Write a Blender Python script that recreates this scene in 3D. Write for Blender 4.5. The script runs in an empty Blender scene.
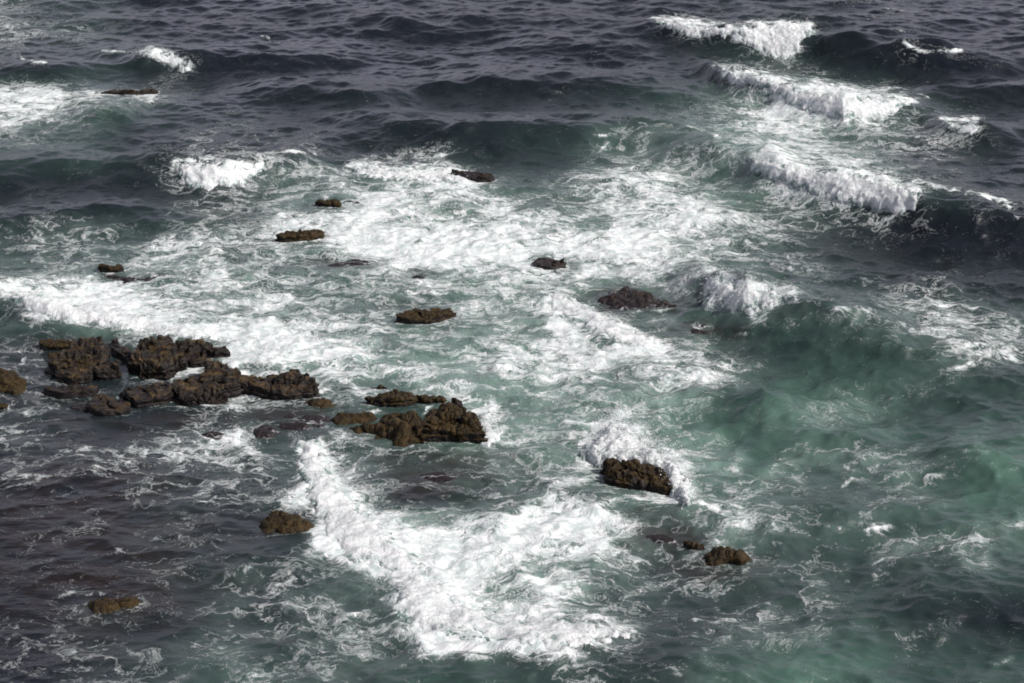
import bpy, math, numpy as np
C = bpy.context.scene.collection
R = math.radians
rng = np.random.default_rng(7)

# ------------------------------------------------------------------ camera on the cliff
HC, PITCH, LENS = 28.0, 21.0, 70.0
F = 1024 * LENS / 36.0
cp, sp = math.cos(R(PITCH)), math.sin(R(PITCH))

def survey(x, y, z):
    """bearing / dip of a place as read from the cliff top (units: 1/F rad, centre 512,341.5)"""
    zc = np.maximum(y * cp - (z - HC) * sp, 1.0)
    yc = y * sp + (z - HC) * cp
    return 512 + F * x / zc, 341.5 - F * yc / zc

def at(px, py, z=0.0):
    a = (px - 512) / F; b = (341.5 - py) / F
    dx, dy, dz = a, cp + b * sp, -sp + b * cp
    t = (z - HC) / dz
    return np.array([dx * t, dy * t])

# ------------------------------------------------------------------ noise
def _hash(ix, iy, iz, seed):
    h = (ix * 374761393 + iy * 668265263 + iz * 1440662683 + seed * 974711) & 0xFFFFFFFF
    h = ((h ^ (h >> 13)) * 1274126177) & 0xFFFFFFFF
    h = ((h ^ (h >> 16)) * 2246822519) & 0xFFFFFFFF
    return ((h ^ (h >> 15)) & 0xFFFFFF) / float(0xFFFFFF)

def vn(x, y, z=None, seed=0):
    """gradient noise, about -1..1 (2-D when z is None)"""
    x = np.asarray(x, float); y = np.asarray(y, float)
    fx = np.floor(x); fy = np.floor(y); ix = fx.astype(np.int64); iy = fy.astype(np.int64)
    u = x - fx; v = y - fy
    su = u * u * u * (u * (u * 6 - 15) + 10); sv = v * v * v * (v * (v * 6 - 15) + 10)
    if z is None:
        def g(a, b):
            t = _hash(ix + a, iy + b, 0, seed) * 2 * math.pi
            return np.cos(t) * (u - a) + np.sin(t) * (v - b)
        return 1.5 * ((g(0, 0) * (1 - su) + g(1, 0) * su) * (1 - sv) + (g(0, 1) * (1 - su) + g(1, 1) * su) * sv)
    z = np.asarray(z, float); fz = np.floor(z); iz = fz.astype(np.int64); w = z - fz
    sw = w * w * w * (w * (w * 6 - 15) + 10)
    def g3(a, b, c):
        t = _hash(ix + a, iy + b, iz + c, seed) * 2 * math.pi
        k = _hash(ix + a, iy + b, iz + c, seed + 51) * 2 - 1
        q = np.sqrt(1 - k * k)
        return q * np.cos(t) * (u - a) + q * np.sin(t) * (v - b) + k * (w - c)
    def pl(c):
        return (g3(0, 0, c) * (1 - su) + g3(1, 0, c) * su) * (1 - sv) + (g3(0, 1, c) * (1 - su) + g3(1, 1, c) * su) * sv
    return 1.5 * (pl(0) * (1 - sw) + pl(1) * sw)

def fbm(x, y, z=None, o=4, seed=0, gain=.5):
    s = 0; a = 1; f = 1
    for i in range(o):
        s = s + a * vn(x * f, y * f, None if z is None else z * f, seed + i * 17)
        a *= gain; f *= 2.03
    return s

def sstep(a, b, t):
    t = np.clip((t - a) / (b - a), 0, 1)
    return t * t * (3 - 2 * t)

def sdf(poly, x, y):
    """signed distance to a closed outline, positive inside"""
    P = np.asarray(poly, float); n = len(P)
    d = np.full(x.shape, 1e9); ins = np.zeros(x.shape, bool)
    for i in range(n):
        a = P[i]; b = P[(i + 1) % n]; e = b - a
        wx = x - a[0]; wy = y - a[1]
        t = np.clip((wx * e[0] + wy * e[1]) / max(e @ e, 1e-9), 0, 1)
        d = np.minimum(d, (wx - e[0] * t) ** 2 + (wy - e[1] * t) ** 2)
        c = ((a[1] > y) != (b[1] > y))
        if abs(e[1]) > 1e-9:
            ins ^= c & (x < e[0] * (y - a[1]) / e[1] + a[0])
    d = np.sqrt(d)
    return np.where(ins, d, -d)

def line_d(pts, x, y):
    P = np.asarray(pts, float); d = np.full(x.shape, 1e9)
    for a, b in zip(P[:-1], P[1:]):
        e = b - a; wx = x - a[0]; wy = y - a[1]
        t = np.clip((wx * e[0] + wy * e[1]) / max(e @ e, 1e-9), 0, 1)
        d = np.minimum(d, (wx - e[0] * t) ** 2 + (wy - e[1] * t) ** 2)
    return np.sqrt(d)

# ------------------------------------------------------------------ wind sea (spectral)
def ocean(N, L, lam, hs, seed, lmin, wind, spread=2.0):
    g = np.random.default_rng(seed)
    k1 = np.fft.fftfreq(N, L / N) * 2 * math.pi
    kx, ky = np.meshgrid(k1, k1); k = np.hypot(kx, ky); k[0, 0] = 1e-6
    lp = lam / (2 * math.pi) * .7071
    w = np.array(wind) / np.hypot(*wind)
    c = np.abs(kx * w[0] + ky * w[1]) / k
    P = np.exp(-1 / (k * lp) ** 2) / k ** 4 * (c ** spread + .06) * np.exp(-(k * lmin / (2 * math.pi)) ** 2)
    P[0, 0] = 0
    A = (g.standard_normal((N, N)) + 1j * g.standard_normal((N, N))) * np.sqrt(P)
    h = np.fft.ifft2(A).real; s = hs / 4 / h.std()
    return (h * s, np.fft.ifft2(1j * kx / k * A).real * s, np.fft.ifft2(1j * ky / k * A).real * s, L)

def samp(tile, x, y):
    h, dx, dy, L = tile; N = h.shape[0]
    u = (x / L * N) % N; v = (y / L * N) % N
    i = np.floor(u).astype(int); j = np.floor(v).astype(int); a = u - i; b = v - j
    i %= N; j %= N; i2 = (i + 1) % N; j2 = (j + 1) % N
    w00 = (1 - a) * (1 - b); w10 = a * (1 - b); w01 = (1 - a) * b; w11 = a * b
    return [q[j, i] * w00 + q[j, i2] * w10 + q[j2, i] * w01 + q[j2, i2] * w11 for q in (h, dx, dy)]

T1 = ocean(1024, 97.0, 13.5, .62, 3, 1.1, (-.1, -1), 3)
T2 = ocean(512, 33.7, 2.4, .13, 5, .2, (.1, -1), 1.6)
T3 = ocean(512, 41.3, 3.8, .20, 9, .35, (.6, -.8), .3)

# ------------------------------------------------------------------ swell crests (survey x, survey y, height in m)
SW = []
def swell(pts, wf, wb, steep=.38, trough=.22):
    W = []
    for px, py, h in pts:
        p = at(px, py, max(h, 0)); W.append((p[0], p[1] + steep * h, h))
    SW.append((np.array(W), wf, wb, steep, trough))
swell([(560,34,0),(650,22,.9),(740,25,1.5),(810,27,1.6),(870,42,1.1),(940,57,.6),(990,62,0)], 2.2, 4)
swell([(680,60,0),(720,66,.9),(780,79,1.2),(840,95,1.2),(915,99,.7),(960,102,0)], 2.0, 4)
swell([(920,124,0),(948,122,.6),(980,124,.7),(1030,116,.5),(1080,112,0)], 2.0, 3)
swell([(625,140,0),(690,140,.8),(750,153,1.3),(830,166,1.5),(920,187,1.55),(980,196,1.35),(1040,212,1.1),(1100,228,.8),(1200,240,0)], 2.4, 5)
swell([(665,284,0),(705,273,1.0),(745,283,1.5),(800,294,1.7),(860,306,1.6),(930,330,1.0),(1000,345,.4),(1060,350,0)], 3.2, 3.5)
swell([(100,175,0),(180,160,.9),(235,161,1.0),(300,152,.6),(345,150,0)], 2.0, 3.5)
swell([(-80,165,0),(0,160,.5),(80,158,.6),(150,165,.4),(190,170,0)], 2.0, 3)
swell([(300,126,0),(370,116,.7),(450,119,1.0),(540,116,1.1),(610,119,.9),(660,127,.5),(700,131,0)], 2.2, 4)
swell([(-90,285,.5),(0,287,.7),(30,297,.7),(70,312,.55),(130,320,.45),(200,331,.2),(240,338,0)], 1.3, 2.5)
swell([(380,652,0),(480,653,.4),(600,654,.5),(680,660,.4),(760,667,0)], 1.6, 2)
swell([(725,425,0),(790,412,.6),(850,424,.5),(930,438,.4),(1024,430,.5),(1100,425,0)], 2.0, 3)
swell([(910,470,0),(975,455,.7),(1060,470,.6),(1150,480,0)], 2.0, 2.5)
swell([(560,384,0),(630,374,.5),(700,377,.6),(760,392,.6),(820,412,0)], 1.6, 2.5)
swell([(840,612,0),(930,598,.4),(985,585,.45),(1040,570,.5),(1120,560,0)], 1.6, 3)
swell([(-90,235,.3),(60,205,.5),(140,199,.6),(220,214,0)], 2.2, 3)
swell([(90,56,0),(150,49,1.0),(190,57,.7),(230,62,0)], 1.8, 3)
swell([(730,525,0),(800,508,.45),(900,520,.5),(990,512,.5),(1060,505,0)], 1.6, 2.4)
swell([(-60,60,0),(30,62,.7),(70,68,.5),(110,70,0)], 2, 3)
swell([(60,108,0),(100,104,.7),(130,108,.5),(150,110,0)], 2, 3)

swell([(170,62,0),(230,50,.8),(300,52,.7),(370,60,0)], 2.2, 4)
swell([(400,86,0),(480,76,.8),(560,74,.9),(650,80,.6),(690,84,0)], 2.2, 4)
swell([(480,44,0),(560,36,.7),(640,40,.6),(700,46,0)], 2.2, 4)
swell([(820,62,0),(900,54,.8),(980,58,.8),(1060,50,.6),(1150,50,0)], 2.2, 4)
swell([(300,26,0),(380,18,.8),(470,16,.8),(560,20,.5),(620,22,0)], 2.2, 5)
swell([(200,92,0),(280,84,.6),(360,88,.7),(430,94,0)], 2.0, 4)
swell([(880,88,0),(950,84,.6),(1040,86,.7),(1120,90,0)], 2.0, 4)

def sea(x0, y0, flat=1.0):
    """displaced sea surface above the rest points"""
    px, py = survey(x0, y0, 0 * x0)
    off = 1 - sstep(130, 260, py + 40 * vn(x0 * .05, y0 * .05, seed=4))
    amp = .45 + .27 * off + .25 * off * vn(x0 * .03, y0 * .045, seed=6)
    amp = amp + .12 * sstep(620, 760, px) * (1 - off)
    calm = 1 - .5 * sstep(330, 150, px) * sstep(380, 450, py); amp = amp * calm
    big = np.exp(-np.maximum(np.hypot(x0, y0 - 90) - 200, 0) / 300)
    h1, a1, b1 = samp(T1, x0, y0); h2, a2, b2 = samp(T2, x0 + 3, y0 + 7); h3, a3, b3 = samp(T3, x0 * .96 + y0 * .12, y0 * .95)
    ch = 1 - off
    z = (amp * h1 + (.9 - .12 * off) * h2 * calm + ch * calm * .8 * h3) * flat * big
    dx = ((.9 - .45 * off) * amp * a1 + (.8 - .6 * off) * a2 + ch * .6 * a3) * flat * big
    dy = ((.9 - .3 * off) * amp * b1 + (.8 - .6 * off) * b2 + ch * .6 * b3) * flat * big
    for W, wf, wb, steep, tr in SW:
        o = np.argsort(W[:, 0]); W = W[o]
        yc = np.interp(x0, W[:, 0], W[:, 1]); H = np.interp(x0, W[:, 0], W[:, 2], left=0, right=0)
        yc = yc + .45 * vn(x0 * .22, y0 * .03, seed=77)
        s = y0 - yc
        f = np.where(s < 0, np.exp(-(s / wf) ** 2), np.exp(-(s / wb) ** 2)) - tr * np.exp(-((s + 2.3 * wf) / (1.2 * wf)) ** 2)
        z = z + H * f * (.9 + .25 * vn(x0 * .5, y0 * .5, seed=31)); dy = dy - steep * H * np.clip(f, 0, 1)
    return x0 + dx, y0 + dy, z

# ------------------------------------------------------------------ foam / aeration chart of the bay
FOAM = """31010000 00000000 00000010 00121000
43310000 00000000 00000203 51001000
20001100 00000000 00100002 30002210
00000200 00000000 00000024 33000000
67545100 00000000 01000125 58763000
65310012 00000000 00012245 66653200
32100132 22000000 00233235 55344410
00101344 43144510 00234445 65532310
00000455 24545673 12566432 56765210
01000233 44466556 44556653 45542022
13320245 65676767 65466654 43343000
34433555 54677777 66777554 32110000
23435554 44457776 65666533 33100100
55665555 54444645 45555436 22023310
27886655 64343454 46323216 12334544
21225677 76553445 47534310 00114544
33032037 77674344 65667421 00000454
33003533 55765544 56545652 00001210
33110236 46310454 44445420 00211000
33110145 32110063 33453201 12210000
42102456 23533553 43464320 11210010
23445555 36543334 34565430 32333110
44334444 37533434 35246633 31233200
12134343 37764224 36536644 31132100
22341311 01886456 77764345 42331133
12333221 21788767 77764332 22124452
12113312 23289876 55444342 22022140
12101113 33359865 76323332 23111000
02321233 34239866 64332123 13100000
22210013 23336987 75531243 22112100
33233332 12342789 97421110 10001000
23232212 32321101 13211221 01000011"""
GREEN = """2200000000011000
1210000000122100
4421111112356421
3311111124466411
1111456544554321
2333456656642100
4455455656543211
3555544663464433
1124677776434543
1111244777767644
1112333666776557
0011231345664457
0011156666354445
0012247664233334
0112234553223421
0124334432257644"""
FG = np.array([[int(c) for c in r.replace(' ', '')] for r in FOAM.split('\n')], float) / 9
GG = np.array([[int(c) for c in r] for r in GREEN.split('\n')], float) / 9

def chart(G, px, py):
    r, c = G.shape
    u = np.clip(px / 1024 * c - .5, 0, c - 1.001); v = np.clip(py / 683 * r - .5, 0, r - 1.001)
    i = u.astype(int); j = v.astype(int); a = u - i; b = v - j
    a = a * a * (3 - 2 * a); b = b * b * (3 - 2 * b)
    return (G[j, i] * (1 - a) + G[j, i + 1] * a) * (1 - b) + (G[j + 1, i] * (1 - a) + G[j + 1, i + 1] * a) * b

STROKES = [  # streaks of foam: points, half width, density
    ([(103,52),(118,54),(131,54)], 1.6, .8), ([(24,60),(35,62),(46,63)], 1.6, .9), ([(262,38),(268,40)], 1.5, .7),
    ([(180,67),(190,69)], 1.6, .9), ([(148,33),(158,33)], 1.6, .6), ([(880,8),(900,9),(915,11)], 1.6, .6),
    ([(903,45),(915,50),(930,54),(945,52),(962,50)], 2.0, .85), ([(896,28),(905,31)], 1.5, .6),
    ([(905,180),(925,184),(945,191),(955,191)], 3, .75), ([(965,195),(985,196),(1000,203),(1008,206)], 3, .9), ([(1004,200),(1024,202)], 2, .6),
    ([(1015,218),(1024,222)], 3, .9), ([(890,100),(927,97)], 2, .8),
    ([(155,92),(160,90)], 2.5, .9), ([(110,97),(140,97),(158,93)], 3, .7),
    ([(0,95),(40,95),(75,97),(100,99)], 7, .65), ([(0,107),(40,108)], 6, .6), ([(0,25),(20,24)], 5, .55),
    ([(590,136),(605,137),(602,150),(595,153)], 2, .7), ([(690,127),(710,135),(725,139)], 2, .7),
    ([(250,155),(290,152),(315,155)], 3, .7), ([(205,186),(260,183)], 3, .4),
    ([(790,300),(800,293),(775,292)], 2, .7), ([(790,258),(798,262),(792,268),(806,262),(812,270)], 3, .75),
    ([(835,308),(852,307),(868,313)], 2.5, .8), ([(905,305),(940,310),(970,318),(1000,325),(1024,338)], 8, .62),
    ([(940,325),(970,335),(1000,350),(1024,358)], 6, .6), ([(925,310),(990,305),(1024,312)], 5, .5), ([(868,282),(900,290),(935,292)], 5, .35),
    ([(945,372),(960,368),(972,364)], 3, .75),
    ([(745,155),(700,140),(650,125)], 6, .3), ([(560,390),(600,380),(650,370),(690,372),(725,382)], 4, .75), ([(620,350),(660,362),(700,370),(730,381)], 4, .8),
    ([(515,370),(560,362),(610,372)], 6, .6), ([(565,420),(590,425),(610,422)], 3, .6), ([(660,420),(672,410),(690,430),(700,445),(715,465),(735,470)], 4, .55),
    ([(690,440),(697,452),(705,460)], 3, .7), ([(843,466),(848,468),(846,478),(838,488)], 2.5, .75), ([(915,460),(908,472),(900,480)], 2, .65),
    ([(880,492),(900,488),(925,478),(940,476)], 3, .6), ([(965,452),(975,450),(985,452)], 1.8, .7), ([(820,524),(835,530),(860,532),(890,525)], 3, .65),
    ([(868,562),(890,556),(920,550),(960,545),(1000,535),(1024,525)], 5, .62), ([(970,560),(985,550),(1000,540)], 6, .5),
    ([(780,570),(805,580),(812,595),(800,615)], 7, .45), ([(840,584),(870,578)], 3, .5), ([(990,660),(1008,657)], 2, .7),
    ([(695,620),(715,616),(740,620),(760,625),(790,622)], 4, .55), ([(625,605),(640,600),(650,620)], 2, .4),
    ([(665,668),(700,672),(735,680)], 2, .6), ([(530,655),(545,663),(560,662)], 2, .55), ([(565,680),(600,682)], 3, .6),
    ([(510,520),(560,510),(600,500),(640,500),(690,500),(740,498)], 8, .75), ([(690,498),(715,505),(735,515),(770,530),(780,528)], 5, .75),
    ([(480,525),(530,512),(590,511),(635,528),(642,546)], 9, .85), ([(642,548),(600,560),(560,580),(545,602)], 6, .7), ([(560,508),(600,500),(640,505),(690,500)], 7, .7), ([(680,480),(686,495),(676,500)], 6, .9), ([(480,440),(500,436),(505,425),(490,400)], 6, .85), ([(440,395),(470,400),(486,415)], 5, .6),
    ([(320,432),(345,418),(372,412)], 2, .8), ([(312,440),(330,428),(350,425)], 4, .7), ([(425,415),(433,405),(442,398)], 1.6, .9),
    ([(470,442),(500,445),(520,440)], 4, .7), ([(330,445),(370,450),(420,448)], 5, .5), ([(400,478),(440,462),(470,452)], 2.5, .6), ([(370,475),(400,478),(450,480)], 2, .5),
    ([(65,470),(75,458),(90,452),(100,458)], 6, .7), ([(0,480),(40,478),(65,477)], 3, .7), ([(100,470),(150,465),(190,458),(230,440),(270,436)], 6, .6),
    ([(0,432),(20,433),(32,430)], 3, .8), ([(28,360),(27,380),(24,400),(27,420)], 3, .75), ([(0,352),(30,354),(40,356)], 3, .6),
    ([(172,378),(180,368),(196,369)], 6, .8), ([(176,380),(174,398)], 3, .7), ([(594,452),(614,440),(640,444),(665,460),(690,480),(686,498)], 8, .9), ([(150,403),(170,402),(185,407)], 3, .75), ([(118,340),(135,345)], 5, .7),
    ([(222,400),(260,393),(300,402),(330,398)], 6, .65), ([(320,385),(350,390),(380,395)], 7, .7), ([(315,345),(335,365),(330,385),(322,392)], 5, .75),
    ([(230,352),(240,375),(262,368),(280,366)], 5, .8), ([(205,330),(240,345),(300,345),(330,352)], 7, .6),
    ([(125,565),(145,566),(160,558)], 2.5, .75), ([(110,543),(125,552),(140,560)], 2, .7), ([(55,598),(70,594),(98,592)], 3, .85), ([(40,650),(60,655),(75,650)], 4, .7),
    ([(5,632),(15,628),(10,645)], 3, .7), ([(250,570),(240,600),(230,620),(240,640)], 6, .55), ([(300,580),(280,600),(320,610),(360,600)], 10, .5),
    ([(325,650),(360,630),(400,630)], 8, .5), ([(256,675),(290,672),(310,660)], 4, .5), ([(335,620),(365,612)], 5, .6),
    ([(600,470),(585,478),(570,490),(550,510)], 8, .6), ([(560,470),(600,455),(615,440)], 6, .6), ([(720,555),(700,550),(690,560)], 4, .5),
    ([(740,563),(752,572)], 1.5, .8), ([(720,541),(735,538),(728,532)], 5, .7), ([(660,322),(672,316),(678,320),(665,335),(655,345)], 3, .75), ([(640,311),(690,309)], 1.5, .8), ([(721,334),(745,333)], 1.2, .8),
    ([(600,305),(590,318),(560,330),(545,300)], 4, .7), ([(120,283),(140,285)], 3, .8), ([(60,245),(90,232),(115,230)], 5, .5), ([(20,242),(40,245)], 5, .5),
]
SHOAL = [  # dark reef just under the surface: x, y, rx, ry, strength
    (80,560,160,90,.8), (440,470,85,26,.85), (430,490,60,14,.8), (70,500,130,45,.85), (95,572,65,35,1), (30,545,70,40,.75), (20,480,60,25,.4), (25,350,40,12,.7), (70,345,60,10,.8), (30,395,45,22,.5), (90,430,100,20,.6), (190,420,80,14,.7), (285,420,45,14,.8),
    (445,475,60,18,.95), (400,480,50,18,.5), (390,458,30,8,.6), (660,540,45,20,1), (720,570,60,16,.9), (640,514,22,6,.7), (620,300,50,16,1), (655,306,40,10,.8),
    (700,330,55,12,.85), (340,262,55,9,.8), (425,276,40,7,.8), (410,305,40,9,.5), (130,278,40,8,.7), (475,178,22,6,.6), (560,262,20,7,.5), (230,345,18,6,.5),
    (285,525,40,16,.6), (590,495,25,8,.3), (560,203,30,5,.6), (610,455,30,14,.3),
]

# ------------------------------------------------------------------ rocks: outline (survey), height m, awash 0..1, weed 0..1, back/front tilt, label
ROCKS = [
 ([(69,342),(82,338),(102,335),(107,340),(105,349),(103,360),(101,367),(94,376),(88,383),(73,384),(59,381),(56,370),(51,364),(58,359),(70,354),(72,348)], .95, 0, .35, .5, 'broad craggy brown rock at the left end of the dry reef'),
 ([(41,343),(52,340),(70,341),(72,346),(60,348),(46,347)], .22, .1, .8, 0, 'low weedy ledge poking out behind the left end of the dry reef'),
 ([(50,353),(60,352),(71,353),(70,358),(58,359),(53,364),(49,362)], .25, .1, .6, 0, 'short weedy ledge against the left flank of the broad craggy rock'),
 ([(97,376),(102,366),(108,359),(116,361),(120,371),(119,379),(108,380),(100,379)], .8, 0, .25, 0, 'small rounded boulder beside the grey channel in the dry reef'),
 ([(45,386),(61,384),(88,384),(98,387),(93,394),(62,398),(51,392)], .4, .05, .1, .2, 'flat overhanging dark slab in front of the broad craggy rock'),
 ([(90,406),(91,398),(95,392),(103,390),(114,396),(130,402),(131,411),(120,416),(100,415),(92,411)], .55, 0, .1, .1, 'brown pitted rock at the front left foot of the dry reef, surrounded by dark water'),
 ([(72,404),(80,402),(90,403),(91,408),(80,410),(73,408)], .22, .1, .1, 0, 'small low dark tip of rock touching the left side of the pitted rock'),
 ([(-14,362),(6,368),(20,377),(22,386),(15,393),(0,392),(-14,390)], .35, .1, .9, 0, 'weed covered rock cut off by the left edge of the photo'),
 ([(-10,402),(5,402),(6,408),(-10,411)], .2, .1, .6, 0, 'tiny dark rock at the left edge below the weed covered one'),
 ([(111,336),(117,336),(119,345),(129,349),(132,358),(126,360),(113,348)], .4, .1, .2, 0, 'narrow slanting dark rock with foam at the top of the channel'),
 ([(139,340),(150,333),(161,332),(173,335),(185,336),(183,349),(185,362),(174,367),(167,376),(157,379),(142,379),(132,365),(130,358),(136,349)], 1.15, 0, .3, .4, 'tallest layered brown rock of the dry reef, left of the white foam pool'),
 ([(185,336),(198,336),(204,340),(205,349),(205,364),(192,367),(184,362),(186,352)], .95, 0, .15, .4, 'dark blocky rock behind the white foam pool'),
 ([(202,342),(212,340),(224,343),(227,354),(216,358),(205,352)], .75, 0, .1, .2, 'dark upright rock at the back right corner of the dry reef'),
 ([(120,388),(138,383),(166,380),(174,383),(173,392),(164,399),(150,405),(138,408),(129,399)], .6, 0, .15, .2, 'dark wedge shaped ledge in front of the tallest layered rock'),
 ([(173,393),(179,380),(198,377),(204,370),(205,358),(218,358),(233,362),(240,370),(240,387),(224,393),(223,400),(212,406),(186,406),(176,400)], .95, 0, .25, .4, 'wide layered brown slab in front and right of the white foam pool'),
 ([(232,378),(242,373),(268,374),(290,368),(303,368),(314,381),(317,387),(321,388),(317,395),(311,398),(286,400),(264,394),(249,390),(235,387)], .8, 0, .12, .2, 'long layered ledge stretching out at the right end of the dry reef'),
 ([(308,400),(325,399),(327,404),(312,406)], .14, .1, .9, 0, 'small weed patch of rock just past the tip of the long ledge'),
 ([(253,425),(258,420),(270,421),(276,428),(272,434),(258,434)], .22, .3, 0, 0, 'rounded dark wet rock in foam below the long ledge'),
 ([(274,415),(290,411),(330,413),(338,420),(326,428),(300,429),(280,424)], .12, .45, .1, 0, 'flat wet grey rock awash between long ledge and weedy mound'),
 ([(201,431),(212,428),(228,431),(222,436),(208,437)], .16, .35, 0, 0, 'small dark wet rock in foam under the wide layered slab'),
 ([(359,423),(372,418),(387,411),(402,406),(414,404),(423,412),(427,419),(419,429),(419,440),(404,443),(387,437),(376,427)], .8, 0, 1, .1, 'large olive weed covered mound, left half of the central outcrop'),
 ([(431,414),(435,404),(446,401),(456,407),(467,414),(475,425),(476,431),(482,442),(465,442),(444,440),(421,440),(420,431),(427,420)], 1.05, 0, .75, .2, 'tall rounded weedy rock with bare cliff face, right half of the central outcrop'),
 ([(366,401),(383,395),(391,388),(404,392),(414,401),(406,406),(387,406),(372,404)], .55, .05, .7, 0, 'pointed dark weedy rock at the back of the central outcrop'),
 ([(414,400),(425,395),(438,394),(442,400),(429,403)], .35, .05, .8, 0, 'low flat weedy rock behind the foam gully of the central outcrop'),
 ([(372,384),(383,384),(386,388),(378,390)], .25, .1, .4, 0, 'tiny lone rock in white foam behind the central outcrop'),
 ([(452,402),(459,399),(461,405),(454,407)], .5, 0, .5, 0, 'small knob of rock behind the tall rounded weedy rock'),
 ([(334,421),(341,412),(368,411),(372,416),(359,420),(341,424)], .22, .1, 1, 0, 'flat mat of brown weed trailing left from the central outcrop'),
 ([(420,472),(440,466),(470,468),(478,475),(455,482),(428,480)], .14, .5, .05, 0, 'flat brown wet rock awash just below the central outcrop'),
 ([(606,463),(609,456),(620,459),(630,461),(636,462),(643,468),(658,472),(668,475),(671,483),(675,497),(662,496),(646,490),(630,484),(617,481),(606,474),(614,468)], .8, 0, .6, .2, 'dark jagged rock with weedy top being hit by a white splash'),
 ([(627,513),(639,510),(653,512),(649,518),(633,517)], .18, .4, 0, 0, 'small reddish wet rock awash below the splashed rock'),
 ([(710,546),(721,544),(734,547),(742,555),(739,562),(728,560),(715,554)], .45, 0, 1, 0, 'golden brown weedy hump at the right end of the awash rocks'),
 ([(686,542),(695,541),(703,544),(703,549),(697,550),(690,546)], .25, .15, .6, 0, 'small brown knob just left of the golden brown weedy hump'),
 ([(641,536),(648,529),(661,529),(680,538),(688,541),(683,549),(667,547),(644,543)], .18, .4, 0, 0, 'dark purplish rock awash beside the edge of the big white foam sheet'),
 ([(262,522),(272,512),(285,510),(300,516),(308,524),(300,532),(280,534),(266,530)], .32, .05, 1, 0, 'lone weed covered rock in dark water left of the big foam sheet'),
 ([(92,600),(105,597),(116,604),(114,611),(100,610)], .22, .1, 1, 0, 'low golden weed hump near the bottom left corner, left one of two'),
 ([(117,598),(136,595),(138,603),(125,606)], .22, .1, 1, 0, 'low golden weed hump near the bottom left corner, right one of two'),
 ([(276,240),(286,236),(301,231),(316,228),(323,231),(316,238),(298,241),(281,243)], .4, .05, .8, 0, 'long low weedy rock in foam in the upper left of the white water'),
 ([(316,201),(326,199),(338,201),(338,207),(328,207)], .35, .05, .8, 0, 'small brown rock at the back edge of the white water, beside a wet one'),
 ([(343,198),(351,196),(361,201),(355,204)], .22, .35, .1, 0, 'small wet dark rock right of the small brown back rock'),
 ([(396,319),(416,309),(431,311),(433,306),(451,306),(456,312),(448,317),(433,321),(426,323),(411,324)], .35, .15, .7, 0, 'brown weedy rock with foam running over its left side, mid white water'),
 ([(406,277),(425,270),(445,272),(450,277),(430,281),(412,281)], .18, .5, 0, 0, 'grey hump of rock awash above the brown weedy one in mid white water'),
 ([(326,263),(350,258),(380,255),(391,260),(380,266),(345,268)], .14, .5, 0, 0, 'long flat grey rock awash below the long low weedy rock'),
 ([(101,265),(110,263),(122,268),(117,272),(104,272)], .4, 0, .8, 0, 'smooth brown hump rock at the far left of the white water'),
 ([(100,272),(117,271),(143,276),(160,275),(150,281),(125,283),(107,280)], .22, .3, .2, 0, 'dark wet ledge spreading right of the smooth brown hump rock'),
 ([(148,307),(157,308),(157,312),(149,312)], .22, .2, .3, 0, 'tiny reddish rock nearly buried in the left foam'),
 ([(533,258),(542,255),(552,257),(563,260),(561,265),(551,270),(539,266)], .4, .15, 0, 0, 'lone dark grey boulder in the middle of the white water'),
 ([(599,298),(610,288),(626,283),(647,288),(657,296),(679,307),(677,311),(641,311),(610,308)], .28, .35, 0, 0, 'broad dark wet rock streaming with foam left of the green breaker'),
 ([(677,320),(693,317),(717,325),(735,331),(721,334),(701,333),(683,331)], .16, .3, 0, 0, 'flat dark reddish rock uncovered in the trough of the green breaker'),
 ([(452,169),(465,167),(480,170),(493,176),(490,182),(478,181),(462,175)], .45, .05, .3, 0, 'dark brown rock beside the white crest at the back of the white water'),
 ([(100,93),(105,88),(120,90),(135,91),(150,88),(158,89),(156,93),(130,95),(112,96)], .4, .1, .3, 0, 'distant thin dark rock among foam in the upper left'),
]
RK = []
for poly, H, wash, weed, tilt, lab in ROCKS:
    P = np.array(poly, float); y0, y1 = P[:, 1].min(), P[:, 1].max()
    W = np.array([at(a, b, H * .8 * (y1 - b) / (y1 - y0)) for a, b in poly])
    H *= .84
    RK.append((W, H, wash, weed, tilt, lab))

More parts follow.
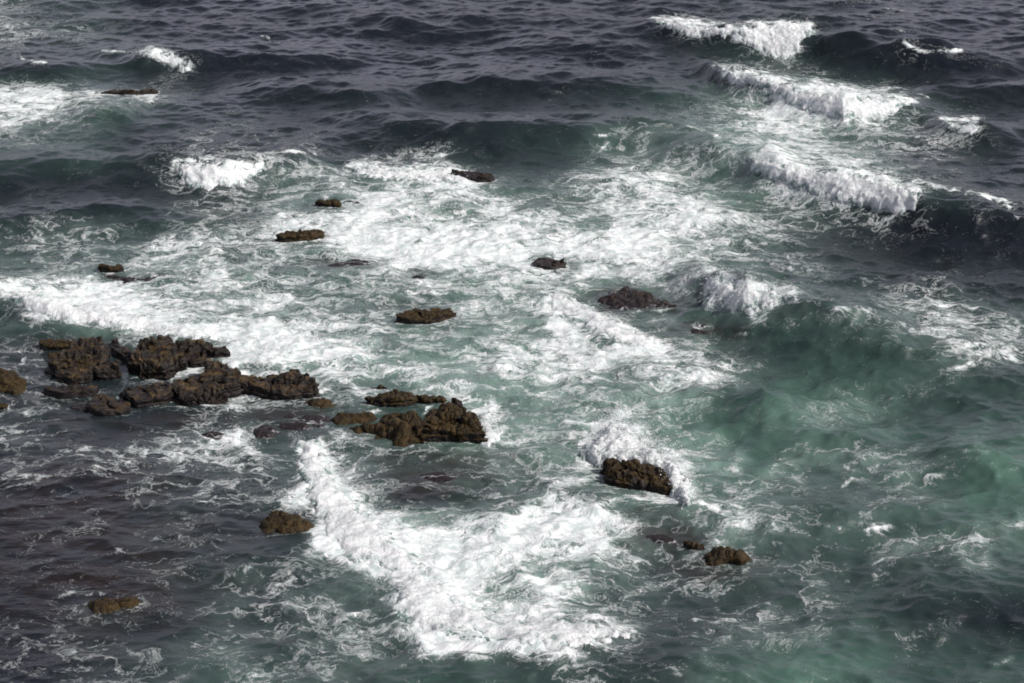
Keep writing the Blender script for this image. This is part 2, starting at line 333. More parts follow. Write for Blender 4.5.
# ------------------------------------------------------------------ node helpers
class NT:
    def __init__(s, name):
        s.m = bpy.data.materials.new(name); s.m.use_nodes = True; s.t = s.m.node_tree; s.t.nodes.clear()
    def n(s, typ, props={}, **inp):
        nd = s.t.nodes.new(typ)
        for k, v in props.items(): setattr(nd, k, v)
        for k, v in inp.items():
            key = int(k[1:]) if k[0] == '_' and k[1:].isdigit() else k.replace('_', ' ')
            s.set(nd.inputs[key], v)
        return nd
    def set(s, sock, v):
        if isinstance(v, bpy.types.NodeSocket): s.t.links.new(v, sock)
        else: sock.default_value = v
    def math(s, op, a, b=0.0, c=0.0, clamp=False):
        nd = s.n('ShaderNodeMath', {'operation': op, 'use_clamp': clamp}); s.set(nd.inputs[0], a); s.set(nd.inputs[1], b)
        if op in ('MULTIPLY_ADD', 'SMOOTH_MIN'): s.set(nd.inputs[2], c)
        return nd.outputs[0]
    def vec(s, op, a, b=(0, 0, 0), scale=None):
        nd = s.n('ShaderNodeVectorMath', {'operation': op}); s.set(nd.inputs[0], a)
        if op == 'SCALE': s.set(nd.inputs['Scale'], scale)
        else: s.set(nd.inputs[1], b)
        return nd.outputs[0]
    def noise(s, v, scale, detail=3., rough=.5, out=0):
        return s.n('ShaderNodeTexNoise', Vector=v, Scale=scale, Detail=detail, Roughness=rough).outputs[out]
    def rng(s, v, a, b, c=0., d=1., smooth=True):
        nd = s.n('ShaderNodeMapRange', {'interpolation_type': 'SMOOTHSTEP' if smooth else 'LINEAR'}); s.set(nd.inputs[0], v)
        for i, q in enumerate((a, b, c, d)): s.set(nd.inputs[i + 1], q)
        return nd.outputs[0]
    def mix(s, f, a, b):
        nd = s.n('ShaderNodeMix', {'data_type': 'RGBA'}); s.set(nd.inputs[0], f); s.set(nd.inputs[6], a); s.set(nd.inputs[7], b)
        return nd.outputs[2]
    def attr(s, name): return s.n('ShaderNodeAttribute', {'attribute_name': name}).outputs['Fac']
    def out(s, sh):
        o = s.n('ShaderNodeOutputMaterial'); s.t.links.new(sh, o.inputs[0]); return s.m

def lace(t, P, dens, soft=.55):
    """foam coverage 0..1 from a density: torn veins when thin, holes when thick"""
    w1 = t.vec('SCALE', t.vec('SUBTRACT', t.noise(P, .33, 3, .5, 1), (.5, .5, .5)), scale=4.2)
    w2 = t.vec('SCALE', t.vec('SUBTRACT', t.noise(P, 1.5, 3, .55, 1), (.5, .5, .5)), scale=.95)
    Q = t.vec('ADD', t.vec('ADD', P, w1), w2)
    QS = t.n('ShaderNodeMapping', Vector=Q, Scale=(.52, 1.05, 1.0)).outputs[0]
    LA = t.math('DIVIDE', t.math('ABSOLUTE', t.math('SUBTRACT', t.noise(QS, .7, 5, .6), .5)), .1)
    LB = t.math('DIVIDE', t.math('ABSOLUTE', t.math('SUBTRACT', t.noise(QS, 2.6, 4, .6), .5)), .1)
    L = t.math('SMOOTH_MIN', LA, t.math('ADD', LB, .3), .25)
    fine = t.math('MULTIPLY', t.math('SUBTRACT', t.noise(Q, 8., 4, .65), .5), 1.25)
    L = t.math('ADD', L, fine)
    patch = t.math('MULTIPLY', t.math('SUBTRACT', t.noise(P, .22, 2), .5), .5)
    d = t.math('MAXIMUM', t.math('MULTIPLY', dens, t.math('ADD', patch, 1.)), 0.)
    T = t.math('ADD', t.math('MULTIPLY', d, 1.25), t.math('MULTIPLY', t.math('POWER', d, 4.), 2.3))
    T = t.math('SUBTRACT', T, .5)
    return t.rng(t.math('SUBTRACT', T, L), -soft, soft), Q

FOAMCOL = (.86, .865, .87, 1)
def sea_material():
    t = NT('sea_water'); P = t.n('ShaderNodeTexCoord').outputs['Object']
    foam, green, shoal = t.attr('foam'), t.attr('aeration'), t.attr('shoal')
    cov, Q = lace(t, P, foam)
    g = t.math('MULTIPLY', t.math('POWER', green, 1.45), t.math('MULTIPLY_ADD', t.noise(Q, .6, 4, .6), 1.1, .45), clamp=True)
    body = t.mix(g, (.0075, .0105, .0150, 1), (.070, .140, .108, 1))
    sh = t.math('MULTIPLY', shoal, t.rng(t.noise(P, .8, 4, .6), .25, .6), clamp=True)
    body = t.mix(sh, body, t.mix(t.noise(P, 1.6, 4), (.006, .0045, .005, 1), (.020, .013, .010, 1)))
    milk = t.math('MULTIPLY', t.math('MULTIPLY', foam, t.math('MULTIPLY', green, 1.5, clamp=True)), t.rng(t.noise(Q, .9, 3), .3, .8, .15, .85))
    body = t.mix(milk, body, (.38, .51, .46, 1))
    fcol = t.mix(t.rng(t.noise(Q, 3.2, 4, .6), .35, .7), (.50, .57, .56, 1), FOAMCOL)
    col = t.mix(cov, body, fcol)
    px = t.n('ShaderNodeMapping', Vector=P, Scale=(.45, 1.1, 1.0)).outputs[0]
    gust = t.rng(t.noise(t.n('ShaderNodeMapping', Vector=P, Scale=(.4, 1., 1.)).outputs[0], .07, 3), .35, .65, .09, .24)
    rip = t.math('ADD', t.math('MULTIPLY', t.noise(px, 3.0, 6, .66), gust), t.math('MULTIPLY', t.noise(Q, 1.1, 3), .12))
    b1 = t.n('ShaderNodeBump', Strength=.5, Distance=.45, Height=rip).outputs[0]
    fh = t.math('MULTIPLY', cov, t.math('ADD', t.noise(Q, 5., 5, .65), .35))
    b2 = t.n('ShaderNodeBump', Strength=.6, Distance=.12, Height=fh, Normal=b1).outputs[0]
    p = t.n('ShaderNodeBsdfPrincipled', Base_Color=col, Roughness=t.math('MULTIPLY_ADD', cov, .55, .2), IOR=1.333, Normal=b2)
    t.set(p.inputs['Specular IOR Level'], t.math('MULTIPLY_ADD', cov, -.4, .5))
    return t.out(p.outputs[0])

def whitewater_material():
    t = NT('white_water'); P = t.n('ShaderNodeTexCoord').outputs['Object']
    thin = t.attr('thin')
    k, Q = lace(t, P, t.math('MULTIPLY_ADD', thin, -.55, .98), .6)
    col = t.mix(k, (.16, .24, .22, 1), t.mix(t.rng(t.noise(Q, 3.2, 5, .65), .35, .65), (.62, .67, .67, 1), FOAMCOL))
    h = t.math('ADD', t.noise(P, 4., 6, .7), t.math('MULTIPLY', t.noise(P, 14., 4, .6), .35))
    b = t.n('ShaderNodeBump', Strength=.7, Distance=.16, Height=h).outputs[0]
    p = t.n('ShaderNodeBsdfPrincipled', Base_Color=col, Roughness=.75, Normal=b, IOR=1.33)
    t.set(p.inputs['Specular IOR Level'], .15)
    tr = t.n('ShaderNodeBsdfTranslucent', Color=(.80, .84, .84, 1), Normal=b)
    mx = t.n('ShaderNodeMixShader', _0=.12, _1=p.outputs[0], _2=tr.outputs[0])
    return t.out(mx.outputs[0])

def rock_material():
    t = NT('wet_rock'); P = t.n('ShaderNodeTexCoord').outputs['Object']
    S = t.n('ShaderNodeMapping', Vector=P, Scale=(.8, .8, 7.)).outputs[0]
    strat = t.noise(S, 2.2, 5, .6); blot = t.noise(P, 2.4, 5, .65); sp_ = t.noise(P, 14., 3, .6)
    tan = t.mix(sp_, (.045, .028, .010, 1), (.165, .108, .042, 1))
    dark = t.mix(blot, (.005, .0042, .004, 1), (.020, .014, .009, 1))
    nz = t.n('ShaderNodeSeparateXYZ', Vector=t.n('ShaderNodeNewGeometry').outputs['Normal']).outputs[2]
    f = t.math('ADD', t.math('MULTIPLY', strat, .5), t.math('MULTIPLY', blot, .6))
    f = t.math('ADD', f, t.math('MULTIPLY', nz, .24))  # sunlit tops painted in: upward faces turn tan, steep faces stay dark
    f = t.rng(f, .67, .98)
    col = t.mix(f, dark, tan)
    zz = t.n('ShaderNodeSeparateXYZ', Vector=P).outputs[2]                     # black wet band of the wave zone, with shade of the lower faces painted in
    zb = t.rng(t.math('ADD', zz, t.math('MULTIPLY', t.math('SUBTRACT', blot, .5), .7)), .10, .60)
    col = t.mix(zb, t.mix(.75, col, (.008, .006, .006, 1)), col)
    wash = t.attr('wash')
    col = t.mix(t.math('MULTIPLY', wash, 1.6, clamp=True), col, t.mix(blot, (.010, .008, .009, 1), (.026, .019, .018, 1)))
    cov, Q = lace(t, P, t.math('MULTIPLY', wash, .45), .35)
    cov = t.math('MULTIPLY', cov, t.rng(wash, .02, .15))
    col = t.mix(cov, col, (.70, .71, .74, 1))
    h = t.math('ADD', t.math('MULTIPLY', strat, .6), t.math('ADD', t.math('MULTIPLY', blot, .6), t.math('MULTIPLY', sp_, .3)))
    b = t.n('ShaderNodeBump', Strength=.9, Distance=.14, Height=h).outputs[0]
    rough = t.rng(blot, .3, .7, .2, .5)
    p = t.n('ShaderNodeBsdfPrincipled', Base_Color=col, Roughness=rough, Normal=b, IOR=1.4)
    t.set(p.inputs['Specular IOR Level'], .35)
    return t.out(p.outputs[0])

def weed_material():
    t = NT('brown_weed'); P = t.n('ShaderNodeTexCoord').outputs['Object']
    a = t.noise(P, 3., 5, .65); f = t.noise(P, 17., 3, .6)
    col = t.mix(t.rng(a, .3, .7), (.004, .003, .0015, 1), (.036, .021, .004, 1))
    col = t.mix(t.rng(f, .45, .75), col, (.074, .046, .008, 1))
    h = t.math('ADD', a, t.math('MULTIPLY', f, .5))
    b = t.n('ShaderNodeBump', Strength=1., Distance=.12, Height=h).outputs[0]
    p = t.n('ShaderNodeBsdfPrincipled', Base_Color=col, Roughness=.5, Normal=b)
    t.set(p.inputs['Specular IOR Level'], .25)
    return t.out(p.outputs[0])

# ------------------------------------------------------------------ mesh helpers
def grid_mesh(name, X, Y, Z, mat, attrs={}, keep=None, parent=None, loc=(0, 0, 0)):
    ny, nx = X.shape
    V = np.stack([X - loc[0], Y - loc[1], Z - loc[2]], -1).reshape(-1, 3)
    idx = np.arange(nx * ny).reshape(ny, nx)
    Q = np.stack([idx[:-1, :-1], idx[:-1, 1:], idx[1:, 1:], idx[1:, :-1]], -1).reshape(-1, 4)
    if keep is not None:
        kf = keep[:-1, :-1] | keep[:-1, 1:] | keep[1:, 1:] | keep[1:, :-1]
        Q = Q[kf.reshape(-1)]
        used = np.unique(Q); mp = np.full(nx * ny, -1); mp[used] = np.arange(len(used)); Q = mp[Q]; V = V[used]
        attrs = {k: v.reshape(-1)[used] for k, v in attrs.items()}
    me = bpy.data.meshes.new(name)
    me.vertices.add(len(V)); me.vertices.foreach_set('co', V.astype(np.float32).ravel())
    me.loops.add(Q.size); me.loops.foreach_set('vertex_index', Q.astype(np.int32).ravel())
    me.polygons.add(len(Q)); me.polygons.foreach_set('loop_start', np.arange(0, Q.size, 4, dtype=np.int32))
    me.polygons.foreach_set('loop_total', np.full(len(Q), 4, np.int32))
    me.update(calc_edges=True)
    me.polygons.foreach_set('use_smooth', np.ones(len(Q), bool))
    for k, v in attrs.items():
        at_ = me.attributes.new(k, 'FLOAT', 'POINT'); at_.data.foreach_set('value', np.asarray(v, np.float32).ravel())
    me.materials.append(mat)
    o = bpy.data.objects.new(name, me); C.objects.link(o); o.location = loc
    if parent is not None: o.parent = parent; o.location = (0, 0, 0)
    return o

def drops_mesh(name, pts, size, mat, parent, loc):
    n = len(pts)
    T = np.array([[1, 1, 1], [-1, -1, 1], [-1, 1, -1], [1, -1, -1]]) * .58
    a = rng.random((n, 3)) * 6.28
    J = T[None] * size[:, None, None]
    c, s = np.cos(a[:, 0]), np.sin(a[:, 0]); x = J[..., 0] * c[:, None] - J[..., 1] * s[:, None]; y = J[..., 0] * s[:, None] + J[..., 1] * c[:, None]
    c, s = np.cos(a[:, 1]), np.sin(a[:, 1]); y2 = y * c[:, None] - J[..., 2] * s[:, None]; z = y * s[:, None] + J[..., 2] * c[:, None]
    V = (np.stack([x, y2, z], -1) + (pts - np.array(loc))[:, None]).reshape(-1, 3)
    f = np.array([[0, 1, 2], [0, 3, 1], [0, 2, 3], [1, 3, 2]])
    Fc = (f[None] + 4 * np.arange(n)[:, None, None]).reshape(-1, 3)
    me = bpy.data.meshes.new(name); me.from_pydata(V.tolist(), [], Fc.tolist()); me.materials.append(mat)
    me.attributes.new('thin', 'FLOAT', 'POINT')
    o = bpy.data.objects.new(name, me); C.objects.link(o); o.parent = parent; o['kind'] = 'stuff'
    return o

def islands(mask, least):
    """connected patches of a mask, largest first"""
    lab = np.where(mask, np.arange(mask.size).reshape(mask.shape) + 1, 0)
    while True:
        p = np.pad(lab, 1); nb = lab
        for a in (0, 1, 2):
            for b in (0, 1, 2): nb = np.maximum(nb, p[a:a + mask.shape[0], b:b + mask.shape[1]])
        nb = np.where(mask, nb, 0)
        for _ in range(3): nb = np.where(mask, np.maximum(nb, nb.reshape(-1)[np.maximum(nb - 1, 0)]), 0)
        if (nb == lab).all(): break
        lab = nb
    ids, n = np.unique(lab[lab > 0], return_counts=True)
    return [lab == i for i, c in sorted(zip(ids, n), key=lambda t: -t[1]) if c >= least]

M_SEA, M_WHITE, M_ROCK, M_WEED = sea_material(), whitewater_material(), rock_material(), weed_material()

# ------------------------------------------------------------------ the sea
def graded(a, b, step, lo, hi):
    core = np.arange(a, b, step) if np.isscalar(step) else step
    t = []; d = core[-1] - core[-2]; v = core[-1]
    while v < hi: d *= 1.25; v += d; t.append(v)
    u = []; d = core[1] - core[0]; v = core[0]
    while v > lo: d *= 1.25; v -= d; u.append(v)
    return np.concatenate([u[::-1], core, t])
ys = [36.0]
while ys[-1] < 165: ys.append(ys[-1] + .065 * max(1, (ys[-1] / 55)) ** 1.1)
gx = graded(-46, 46, .085, -4000, 4000); gy = graded(0, 0, np.array(ys), -300, 9000)
X0, Y0 = np.meshgrid(gx, gy)
rock_d = np.full(X0.shape, 9.0)
ring = np.zeros(X0.shape)
for W, H, wash, weed, tilt, lab in RK:
    x0, y0 = W.min(0) - 3; x1, y1 = W.max(0) + 3
    i0, i1 = np.searchsorted(gx, [x0, x1]); j0, j1 = np.searchsorted(gy, [y0, y1])
    sl = (slice(j0, j1), slice(i0, i1))
    d = -sdf(W, X0[sl], Y0[sl]); rock_d[sl] = np.minimum(rock_d[sl], d + (.5 if wash > .25 else 0))
flat = 1 - .75 * np.exp(-np.maximum(rock_d, 0) / .9)
SX, SY, SZ = sea(X0, Y0, flat)

BREAK = [  # outline, thickness m, lumps, spray, label
 ([(733,30),(745,27),(762,25),(790,22),(811,24),(813,31),(802,37),(798,48),(788,54),(772,54),(758,46),(742,38)], .45, 1, 700, 'farthest white breaker, near the top edge, spilling down in front of a dark green face'),
 ([(717,67),(735,70),(775,79),(800,86),(840,94),(885,97),(917,98),(900,106),(885,112),(860,117),(830,114),(800,106),(785,99),(760,83),(735,80)], .40, 1, 500, 'long slanting white breaker just below the farthest one'),
 ([(748,155),(770,156),(800,165),(850,170),(890,178),(921,192),(915,203),(893,209),(870,205),(845,198),(826,193),(800,186),(775,177),(757,168)], .50, 1, 700, 'thick white rolling breaker in front of the smooth dark wave at the right edge'),
 ([(703,282),(708,272),(715,270),(724,276),(740,282),(765,286),(795,293),(778,297),(764,303),(745,306),(727,304),(706,301)], .50, 1, 700, 'short white breaking crest on top of the smooth green wave'),
 ([(176,161),(190,160),(225,163),(250,165),(262,168),(245,176),(230,181),(205,184),(187,184)], .40, 1, 300, 'white breaker spilling alone in dark water in the upper left'),
 ([(945,120),(955,123),(975,122),(975,129),(960,130),(948,126)], .25, .6, 60, 'tiny white crest on the dark wave near the right edge'),
 ([(302,440),(316,438),(328,466),(345,490),(372,516),(402,540),(428,568),(455,596),(500,612),(560,616),(600,620),(628,632),(600,640),(560,646),(520,644),(490,638),(440,634),(405,618),(390,605),(398,590),(375,560),(345,558),(335,540),(310,500),(300,470)], .30, 1, 900, 'great lumpy sheet of white surf rolling toward the viewer at the bottom centre'),
 ([(584,444),(596,432),(610,424),(622,422),(634,430),(646,440),(660,450),(676,460),(688,474),(689,490),(682,500),(674,488),(664,473),(650,466),(625,458),(605,456),(592,456)], .65, 1, 4000, 'white splash bursting up behind the jagged weedy rock'),
 ([(143,53),(152,49),(170,53),(187,66),(180,68),(165,60),(150,56)], .2, .6, 60, 'small far whitecap above the distant thin rock in the upper left'),
 ([(353,167),(375,162),(400,168),(425,163),(450,168),(470,176),(462,182),(440,178),(400,178),(370,174)], .35, 1, 300, 'white surge at the back of the foam field beside a dark brown rock'),
 ([(-12,283),(25,288),(50,295),(90,300),(130,310),(160,322),(200,330),(180,335),(140,329),(110,321),(75,319),(45,317),(30,307),(10,297),(-12,292)], .28, 1, 300, 'white foam front running along the left, just behind the dry reef'),
 ([(544,293),(562,291),(590,304),(620,320),(648,335),(665,339),(650,347),(620,340),(590,327),(560,312)], .25, 1, 150, 'white foam ridge slanting below the broad dark wet rock'),
 ([(655,20),(672,19),(700,22),(724,27),(732,30),(722,34),(708,33),(690,34),(668,27)], .32, 1, 200, 'smaller white crest running left from the farthest breaker at the top edge'),
 ([(480,412),(488,408),(496,420),(500,436),(490,444),(482,440),(478,426)], .3, 1, 300, 'patch of white surge against the right side of the tall weedy rock'),
]

def chart_at(x, y, z):
    px, py = survey(x, y, z)
    wx = fbm(x * .22, y * .22, o=4, seed=11); wy = fbm(x * .22 + 40, y * .22, o=4, seed=12)
    sc = np.clip(2000 / np.maximum(y, 20) / 22, .3, 1.6)
    qx = px + 15 * wx * sc; qy = py + 7 * wy * sc
    out = np.maximum(np.maximum(-px, px - 1024), np.maximum(-py, py - 683)); fade = np.exp(-np.maximum(out, 0) / 160)
    fo = 1.0 * chart(FG, qx, qy) * (.25 + .75 * fade)
    gr = chart(GG, px + 12 * wx, py + 8 * wy) * (.4 + .6 * fade)
    wn = fbm(x * .9, y * .9, o=3, seed=13)
    qx2 = px + (5 * wx + 4 * wn) * sc; qy2 = py + (2.5 * wy + 2 * vn(x * 1.1, y * .8, seed=15)) * sc
    for pts, w, dn in STROKES:
        P = np.array(pts, float); m = 4 * w + 12
        k = (qx2 > P[:, 0].min() - m) & (qx2 < P[:, 0].max() + m) & (qy2 > P[:, 1].min() - m) & (qy2 < P[:, 1].max() + m)
        if k.any():
            d = line_d(P, qx2[k], qy2[k])
            fo[k] = np.maximum(fo[k], dn * np.clip(.72 + .5 * wn[k], .25, 1.1) * np.exp(-(d / (w * 1.35)) ** 2))
    for poly, th, lum, nsp, lab in BREAK:                      # torn foam trailing around each breaker
        P = np.array(poly, float); m = 26
        k = (qx2 > P[:, 0].min() - m) & (qx2 < P[:, 0].max() + m) & (qy2 > P[:, 1].min() - m) & (qy2 < P[:, 1].max() + m)
        if k.any():
            d = -sdf(P, qx2[k], qy2[k]) / sc[k]
            fo[k] = np.maximum(fo[k], np.clip(.66 + .3 * wn[k], 0, .9) * np.exp(-(np.maximum(d, 0) / 9) ** 1.3))
    sh = np.zeros_like(fo)
    for cx, cy, rx, ry, a in SHOAL:
        k = (np.abs(qx - cx) < 2 * rx) & (np.abs(qy - cy) < 2 * ry)
        if k.any():
            d = ((qx[k] - cx) / rx) ** 2 + ((qy[k] - cy) / ry) ** 2
            sh[k] = np.maximum(sh[k], a * np.exp(-d ** 1.5))
    fo = fo * (1 - .45 * sh)
    return fo, gr, sh
fo, gr, sh = chart_at(SX, SY, SZ)
near = np.exp(-(np.maximum(rock_d, 0) / .35)) * (.35 + .5 * fbm(X0 * .7, Y0 * .7, o=2, seed=3))
collar = np.exp(-(np.maximum(rock_d, 0) / .38)) * np.clip(.55 + .7 * fbm(X0 * .8, Y0 * .8, o=3, seed=5), 0, .85)
fo = np.clip(np.maximum(np.maximum(fo, near * np.clip(fo * 2.2, 0, 1)), collar * np.clip(.5 + fo, 0, 1)), 0, 1)
SZ = SZ + .10 * fo ** 1.5 * (1 + fbm(X0 * 1.6, Y0 * 1.6, o=3, seed=8)) * flat
SEA = grid_mesh('sea', SX, SY, SZ, M_SEA, {'foam': fo, 'aeration': gr, 'shoal': sh})
SEA['kind'] = 'structure'

# ------------------------------------------------------------------ rocks
for k, (W, H, wash, weed, tilt, lab) in enumerate(RK):
    m = .5; x0, y0 = W.min(0) - m; x1, y1 = W.max(0) + m
    soft = weed > .85
    s = (.24, .19, .29)[k % 3] * (.6 + .5 * min(H, 1))                                  # bedding planes
    dipf = lambda X, Y: .07 * (X - x0) * (1 if k % 2 else -.6) - .05 * (Y - y0)
    if not soft and wash < .25:                                # layered rock: beds stacked up a cliff, then the top
        seg = np.linalg.norm(np.roll(W, -1, 0) - W, axis=1); cum = np.r_[0, np.cumsum(seg)]
        n = int(np.clip(cum[-1] / .04, 90, 420)); q = np.linspace(0, cum[-1], n + 1); Wc = np.vstack([W, W[:1]])
        ox, oy = np.interp(q, cum, Wc[:, 0]), np.interp(q, cum, Wc[:, 1])
        cx, cy = ox.mean(), oy.mean(); rad = np.hypot(ox - cx, oy - cy)
        grow = 1 + (.09 + .11 * fbm(ox * 1.6, oy * 1.6, o=4, seed=100 + k) * min(1, 1.4 * H)) / np.maximum(rad, .3)
        ox, oy = cx + (ox - cx) * grow, cy + (oy - cy) * grow
        def top(X, Y):
            ty = np.clip((Y - W[:, 1].min()) / np.ptp(W[:, 1]), 0, 1)
            blk = vn(X * .6, Y * .8, seed=200 + k) * .5 + fbm(X * 1.7, Y * 2.2, o=3, seed=300 + k) * .2
            Z = H * np.clip(.74 + .45 * blk + tilt * (ty - .55) * .8, .3, 1.25)
            d_ = dipf(X, Y); u = (Z + d_) / s; fr = u - np.floor(u)
            Z = (np.floor(u) + sstep(.7, 1., fr) + .15 * fr) * s - d_
            jn = fbm(X * .8 + Y * .2, Y * .9, o=3, seed=370 + k)
            return Z - .30 * H * np.exp(-(jn / .06) ** 2) + .07 * H * fbm(X * 3, Y * 3, o=3, seed=350 + k)
        n1 = int(np.clip((H + .5) / .03, 20, 56)); n2 = int(np.clip(rad.max() / .045, 10, 60))
        tt = np.linspace(0, 1, n1)[:, None]
        rc = 1.05 - .13 * tt ** 1.5
        Xc, Yc = cx + (ox - cx) * rc, cy + (oy - cy) * rc
        Zr = np.maximum(top(cx + (ox - cx) * .92, cy + (oy - cy) * .92), .06)[None]
        Zc = -.5 + (Zr + .5) * tt
        qb = (Zc + dipf(Xc, Yc)) / s; bi = np.floor(qb); fr = qb - bi
        bed = vn(Xc * .7 + bi * 7.3, Yc * .7 - bi * 3.1, seed=450 + k)
        fin = (Zc + dipf(Xc, Yc)) / (s * .31); ff = fin - np.floor(fin)
        push = (.20 * bed + .12 * (fr ** 1.5 - .4) + .035 * (ff - .5)) * min(1, H * 1.2) * sstep(1.0, .86, tt) * np.minimum(1, rad / .8)
        rr = np.maximum(rad, .2)
        Xc = Xc + (ox - cx) / rr * push; Yc = Yc + (oy - cy) / rr * push
        w_ = np.linspace(0, 1, n2 + 1)[1:, None]; rt = .92 * (1 - w_) + .015
        Xt, Yt = cx + (ox - cx) * rt, cy + (oy - cy) * rt
        Zt = top(Xt, Yt); Zt = Zr + (Zt - Zr) * sstep(0, .12, w_)
        X, Y, Z = np.vstack([Xc, Xt]), np.vstack([Yc, Yt]), np.vstack([Zc, Zt])
    else:                                                      # low or weed-softened rock
        st = min(.045, max(x1 - x0, y1 - y0) / 60)
        X, Y = np.meshgrid(np.arange(x0, x1, st), np.arange(y0, y1, st))
        d = sdf(W, X, Y) + .07 + (.26 if soft else .2) * fbm(X * 1.3, Y * 1.5, o=5, seed=100 + k, gain=.55) * min(1, H * 2.4)
        wdt = .14 + .5 * H
        prof = np.where(d > 0, 1 - np.exp(-d / wdt * 1.6), d / wdt * 1.4)
        ty = np.clip((Y - W[:, 1].min()) / np.ptp(W[:, 1]), 0, 1)
        lump = .80 + .42 * fbm(X * .8, Y * 1.1, o=4, seed=200 + k) + tilt * (ty - .55) * .8
        Z = H * prof * np.where(d > 0, np.clip(lump, .2, 1.25), 1)
        jn = fbm(X * .75 + Y * .2, Y * .9, o=3, seed=370 + k)
        Z = np.where(d > 0, Z + np.minimum(d / .3, 1) * H * (.36 * fbm(X * 1.8, Y * 1.8, o=5, seed=350 + k, gain=.6) - .2 * np.exp(-(jn / .08) ** 2)), Z)
        if wash > .25: Z = Z - .03 - .05 * (1 + fbm(X * 1.2, Y * 1.6, o=3, seed=380 + k))
        Z = np.maximum(Z, -.9)
    Pu = np.stack([np.gradient(a, axis=1) for a in (X, Y, Z)], -1); Pv = np.stack([np.gradient(a, axis=0) for a in (X, Y, Z)], -1)
    nn = np.cross(Pu, Pv); nn /= np.maximum(np.linalg.norm(nn, axis=-1, keepdims=True), 1e-9)
    if nn[-1, :, 2].mean() < 0: nn = -nn
    nxx, nyy, nzz = nn[..., 0], nn[..., 1], nn[..., 2]
    dsp = min(1, H * 1.3) * (.05 * fbm(X * 2.6, Y * 2.6, Z * 4, o=4, seed=400 + k) + .03 * vn(X * 7, Y * 7, Z * 10, seed=500 + k))
    X2, Y2, Z2 = X + nxx * dsp, Y + nyy * dsp, Z + nzz * dsp
    c = W.mean(0); loc = (c[0], c[1], 0.)
    wv = np.clip(wash + .35 * (Z2 < .1) * (wash > 0), 0, 1) * np.ones_like(X)
    weeds = []
    if weed > .05:
        n = fbm(X * 1.5, Y * 1.5, o=4, seed=600 + k)
        cov = n * .8 + (weed - .5) * 2.2 + (nzz - .7) * .9
        cov = np.where(Z2 < .03, cov - .5, cov)
        th = .035 + .05 * (1 - np.abs(fbm(X * 4, Y * 4, Z * 4, o=3, seed=700 + k)))
        th = th + .05 * fbm(X * 5.5, Y * 5.5, o=3, seed=720 + k); off = np.where(cov > 0, th * np.clip(cov * 4, 0, 1), -.04)
        X3, Y3, Z3 = X2 + nxx * off, Y2 + nyy * off, Z2 + nzz * off
        weeds = islands((cov > 0) & (Z2 > -.35), 120)[:3]
    body = {'wash': wv, 'up': nzz}
    if weeds:
        root = bpy.data.objects.new('sea_rock', None); C.objects.link(root); root.location = loc; root.empty_display_size = .3
        grid_mesh('bare_rock', X2, Y2, Z2, M_ROCK, body, keep=Z2 > -.6, loc=loc, parent=root)
        for kp in weeds: grid_mesh('seaweed', X3, Y3, Z3, M_WEED, {}, keep=kp, parent=root, loc=loc)
    else:
        root = grid_mesh('sea_rock', X2, Y2, Z2, M_ROCK, body, keep=Z2 > -.6, loc=loc)
    root['label'] = lab; root['category'] = 'rock'; root['group'] = 'dark rocks breaking the sea surface'

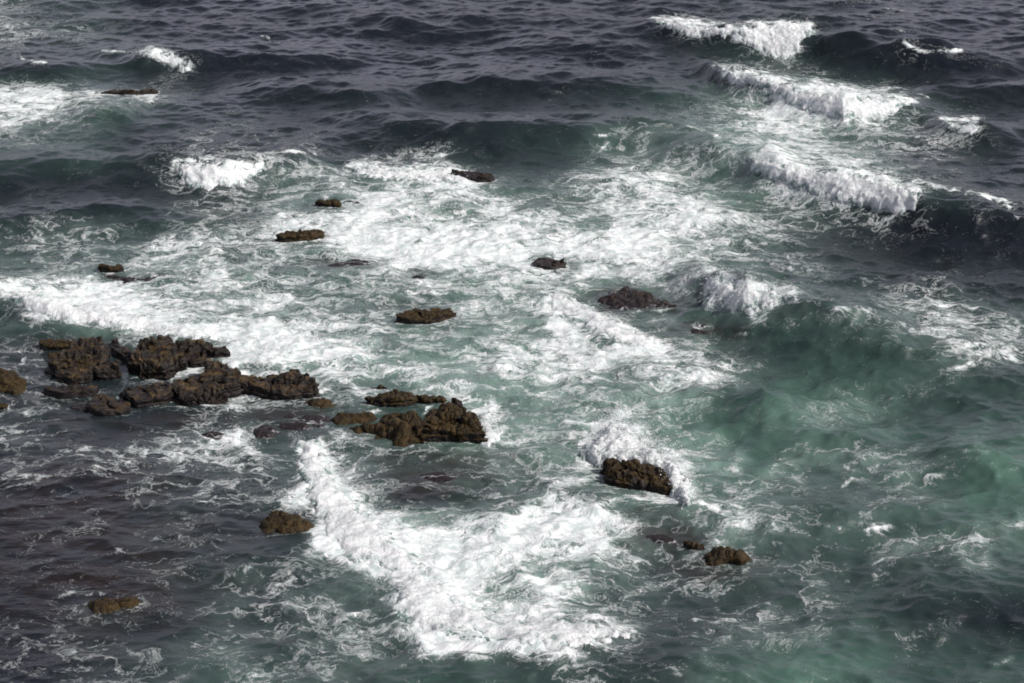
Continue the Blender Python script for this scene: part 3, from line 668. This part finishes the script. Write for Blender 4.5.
# ------------------------------------------------------------------ breaking crests
for k, (poly, th, lum, nsp, lab) in enumerate(BREAK):
    P = np.array(poly, float)
    w = np.array([at(a, b, z) for a, b in poly for z in (-.6, 2.2)])
    x0, y0 = w.min(0) - .5; x1, y1 = w.max(0) + 1.5
    st = max(.05, math.sqrt((x1 - x0) * (y1 - y0) / 350000))
    X, Y = np.meshgrid(np.arange(x0, x1, st), np.arange(y0, y1, st))
    flatk = 1.0
    i = np.clip(np.searchsorted(gx, X), 0, len(gx) - 1); j = np.clip(np.searchsorted(gy, Y), 0, len(gy) - 1)
    BX, BY, BZ = sea(X, Y, flat[j, i])
    px, py = survey(BX, BY, BZ + th * .5)
    scale = F / np.hypot(BY, HC)
    wn = fbm(X * .8, Y * .8, o=4, seed=40 + k)
    d = (sdf(P, px + 3 * wn, py + 2.5 * fbm(X * .8, Y * .8 + 9, o=4, seed=60 + k))) / scale       # metres
    d = d + .16 * fbm(X * 2.2, Y * 1.2, o=5, seed=80 + k, gain=.62)
    bil = lambda f, s: 1 - np.abs(vn(X * f, Y * f, BZ * f, seed=s)) * 1.6
    lumps = .40 * bil(.6, k + 1) + .34 * bil(1.5, k + 2) + .22 * bil(3.3, k + 3) + .10 * bil(7., k + 4)
    if lum >= 1 and k == 6: fade = .35 + .65 * np.clip(1 - (d - .8) / 2.2, 0, 1)
    else: fade = 1
    th = th * (.54 if k != 7 else .85)
    t = th * np.sqrt(np.clip(d / .45, 0, 1)) * (.45 + .75 * lumps * lum) * fade + np.where(d < 0, d * .6, 0) - .035
    Z = BZ + .06 + t
    Y2 = BY - .35 * np.clip(t, 0, 1)
    c = at(P[:, 0].mean(), P[:, 1].mean()); loc = (c[0], c[1], 0.)
    thin = np.clip(1 - d / .6, 0, 1) * .75 + (.45 * np.clip((d - 1) / 2.5, 0, 1) if k == 6 else 0)
    o = bpy.data.objects.new('breaking_wave' if k != 7 else 'splash', None); C.objects.link(o); o.location = loc; o.empty_display_size = .3
    isl = islands(t > -.14, 30)[0]
    grid_mesh('white_crest' if k != 7 else 'white_water', BX, Y2, Z, M_WHITE, {'thin': thin}, keep=isl, loc=loc, parent=o)
    o['label'] = lab; o['category'] = 'splash' if k == 7 else 'breaking wave'; o['group'] = 'white breakers and surges on the sea'
    ins = np.argwhere((d > 0) & isl)
    if len(ins) and nsp:
        pk = ins[rng.integers(0, len(ins), nsp)]
        b = np.stack([BX[pk[:, 0], pk[:, 1]], Y2[pk[:, 0], pk[:, 1]], Z[pk[:, 0], pk[:, 1]]], -1)
        up = rng.exponential(.16 if k != 7 else .34, nsp)
        b = b + np.stack([rng.normal(0, .18, nsp), rng.normal(0, .18, nsp), up], -1)
        drops_mesh('spray', b, .010 + .022 * rng.random(nsp) ** 2, M_WHITE, o, loc)

# ------------------------------------------------------------------ light
SUN = np.array([.80, -.30, .82]); SUN /= np.linalg.norm(SUN)
el = math.asin(SUN[2]); az = math.atan2(SUN[0], SUN[1])
sl = bpy.data.lights.new('sun', 'SUN'); sl.energy = 5.0; sl.angle = R(1.5); sl.color = (1, .955, .90)
so = bpy.data.objects.new('sun', sl); C.objects.link(so)
from mathutils import Vector
so.rotation_euler = Vector(SUN).to_track_quat('Z', 'Y').to_euler()

wd = bpy.data.worlds.new('World'); bpy.context.scene.world = wd; wd.use_nodes = True
nt = wd.node_tree; nt.nodes.clear()
sky = nt.nodes.new('ShaderNodeTexSky'); sky.sky_type = 'NISHITA'; sky.sun_disc = False
sky.sun_elevation = el; sky.sun_rotation = az; sky.air_density = 1.0; sky.dust_density = 2.5; sky.ozone_density = 1.0; sky.altitude = 30
hsv = nt.nodes.new('ShaderNodeHueSaturation'); hsv.inputs['Saturation'].default_value = .35
tint = nt.nodes.new('ShaderNodeMix'); tint.data_type = 'RGBA'; tint.blend_type = 'MULTIPLY'; tint.inputs[0].default_value = 1
tint.inputs[7].default_value = (1.0, .93, 1.04, 1)
# broken cloud cover
tc = nt.nodes.new('ShaderNodeTexCoord'); nz = nt.nodes.new('ShaderNodeTexNoise'); nz.inputs['Scale'].default_value = 2.2; nz.inputs['Detail'].default_value = 5
mp = nt.nodes.new('ShaderNodeMapping'); mp.inputs['Scale'].default_value = (1, 1, 3)
mr = nt.nodes.new('ShaderNodeMapRange'); mr.inputs[1].default_value = .35; mr.inputs[2].default_value = .7; mr.inputs[3].default_value = 1.25; mr.inputs[4].default_value = 2.3
ml = nt.nodes.new('ShaderNodeMix'); ml.data_type = 'RGBA'; ml.blend_type = 'MULTIPLY'; ml.inputs[0].default_value = 1
bg = nt.nodes.new('ShaderNodeBackground'); bg.inputs[1].default_value = .108
ow = nt.nodes.new('ShaderNodeOutputWorld')
L = nt.links.new
sx = nt.nodes.new('ShaderNodeSeparateXYZ'); hz = nt.nodes.new('ShaderNodeMapRange'); hm = nt.nodes.new('ShaderNodeMath'); hm.operation = 'MULTIPLY'   # added gradient: sky brightened low down for sea reflections, dimmed overhead
hz.inputs[1].default_value = .22; hz.inputs[2].default_value = .60; hz.inputs[3].default_value = 1.05; hz.inputs[4].default_value = .40
nt.links.new(tc.outputs['Generated'], sx.inputs[0]); nt.links.new(sx.outputs[2], hz.inputs[0]); nt.links.new(hz.outputs[0], hm.inputs[0]); nt.links.new(mr.outputs[0], hm.inputs[1])
L(sky.outputs[0], hsv.inputs['Color']); L(hsv.outputs[0], tint.inputs[6]); L(tc.outputs['Generated'], mp.inputs[0]); L(mp.outputs[0], nz.inputs['Vector'])
L(nz.outputs[0], mr.inputs[0]); L(tint.outputs[2], ml.inputs[6]); L(hm.outputs[0], ml.inputs[7]); L(ml.outputs[2], bg.inputs[0]); L(bg.outputs[0], ow.inputs[0])

# ------------------------------------------------------------------ camera and output
cam = bpy.data.cameras.new('camera'); cam.lens = LENS; cam.sensor_width = 36; cam.clip_start = .5; cam.clip_end = 12000
co = bpy.data.objects.new('camera', cam); C.objects.link(co); co.location = (0, 0, HC); co.rotation_euler = (R(90 - PITCH), 0, 0)
S = bpy.context.scene; S.camera = co
S.view_settings.view_transform = 'Standard'; S.view_settings.look = 'None'; S.view_settings.exposure = -0.12; S.view_settings.gamma = 1
S.cycles.filter_width = 1.8; S.cycles.max_bounces = 5; S.cycles.sample_clamp_indirect = 4; S.cycles.sample_clamp_direct = 1.0
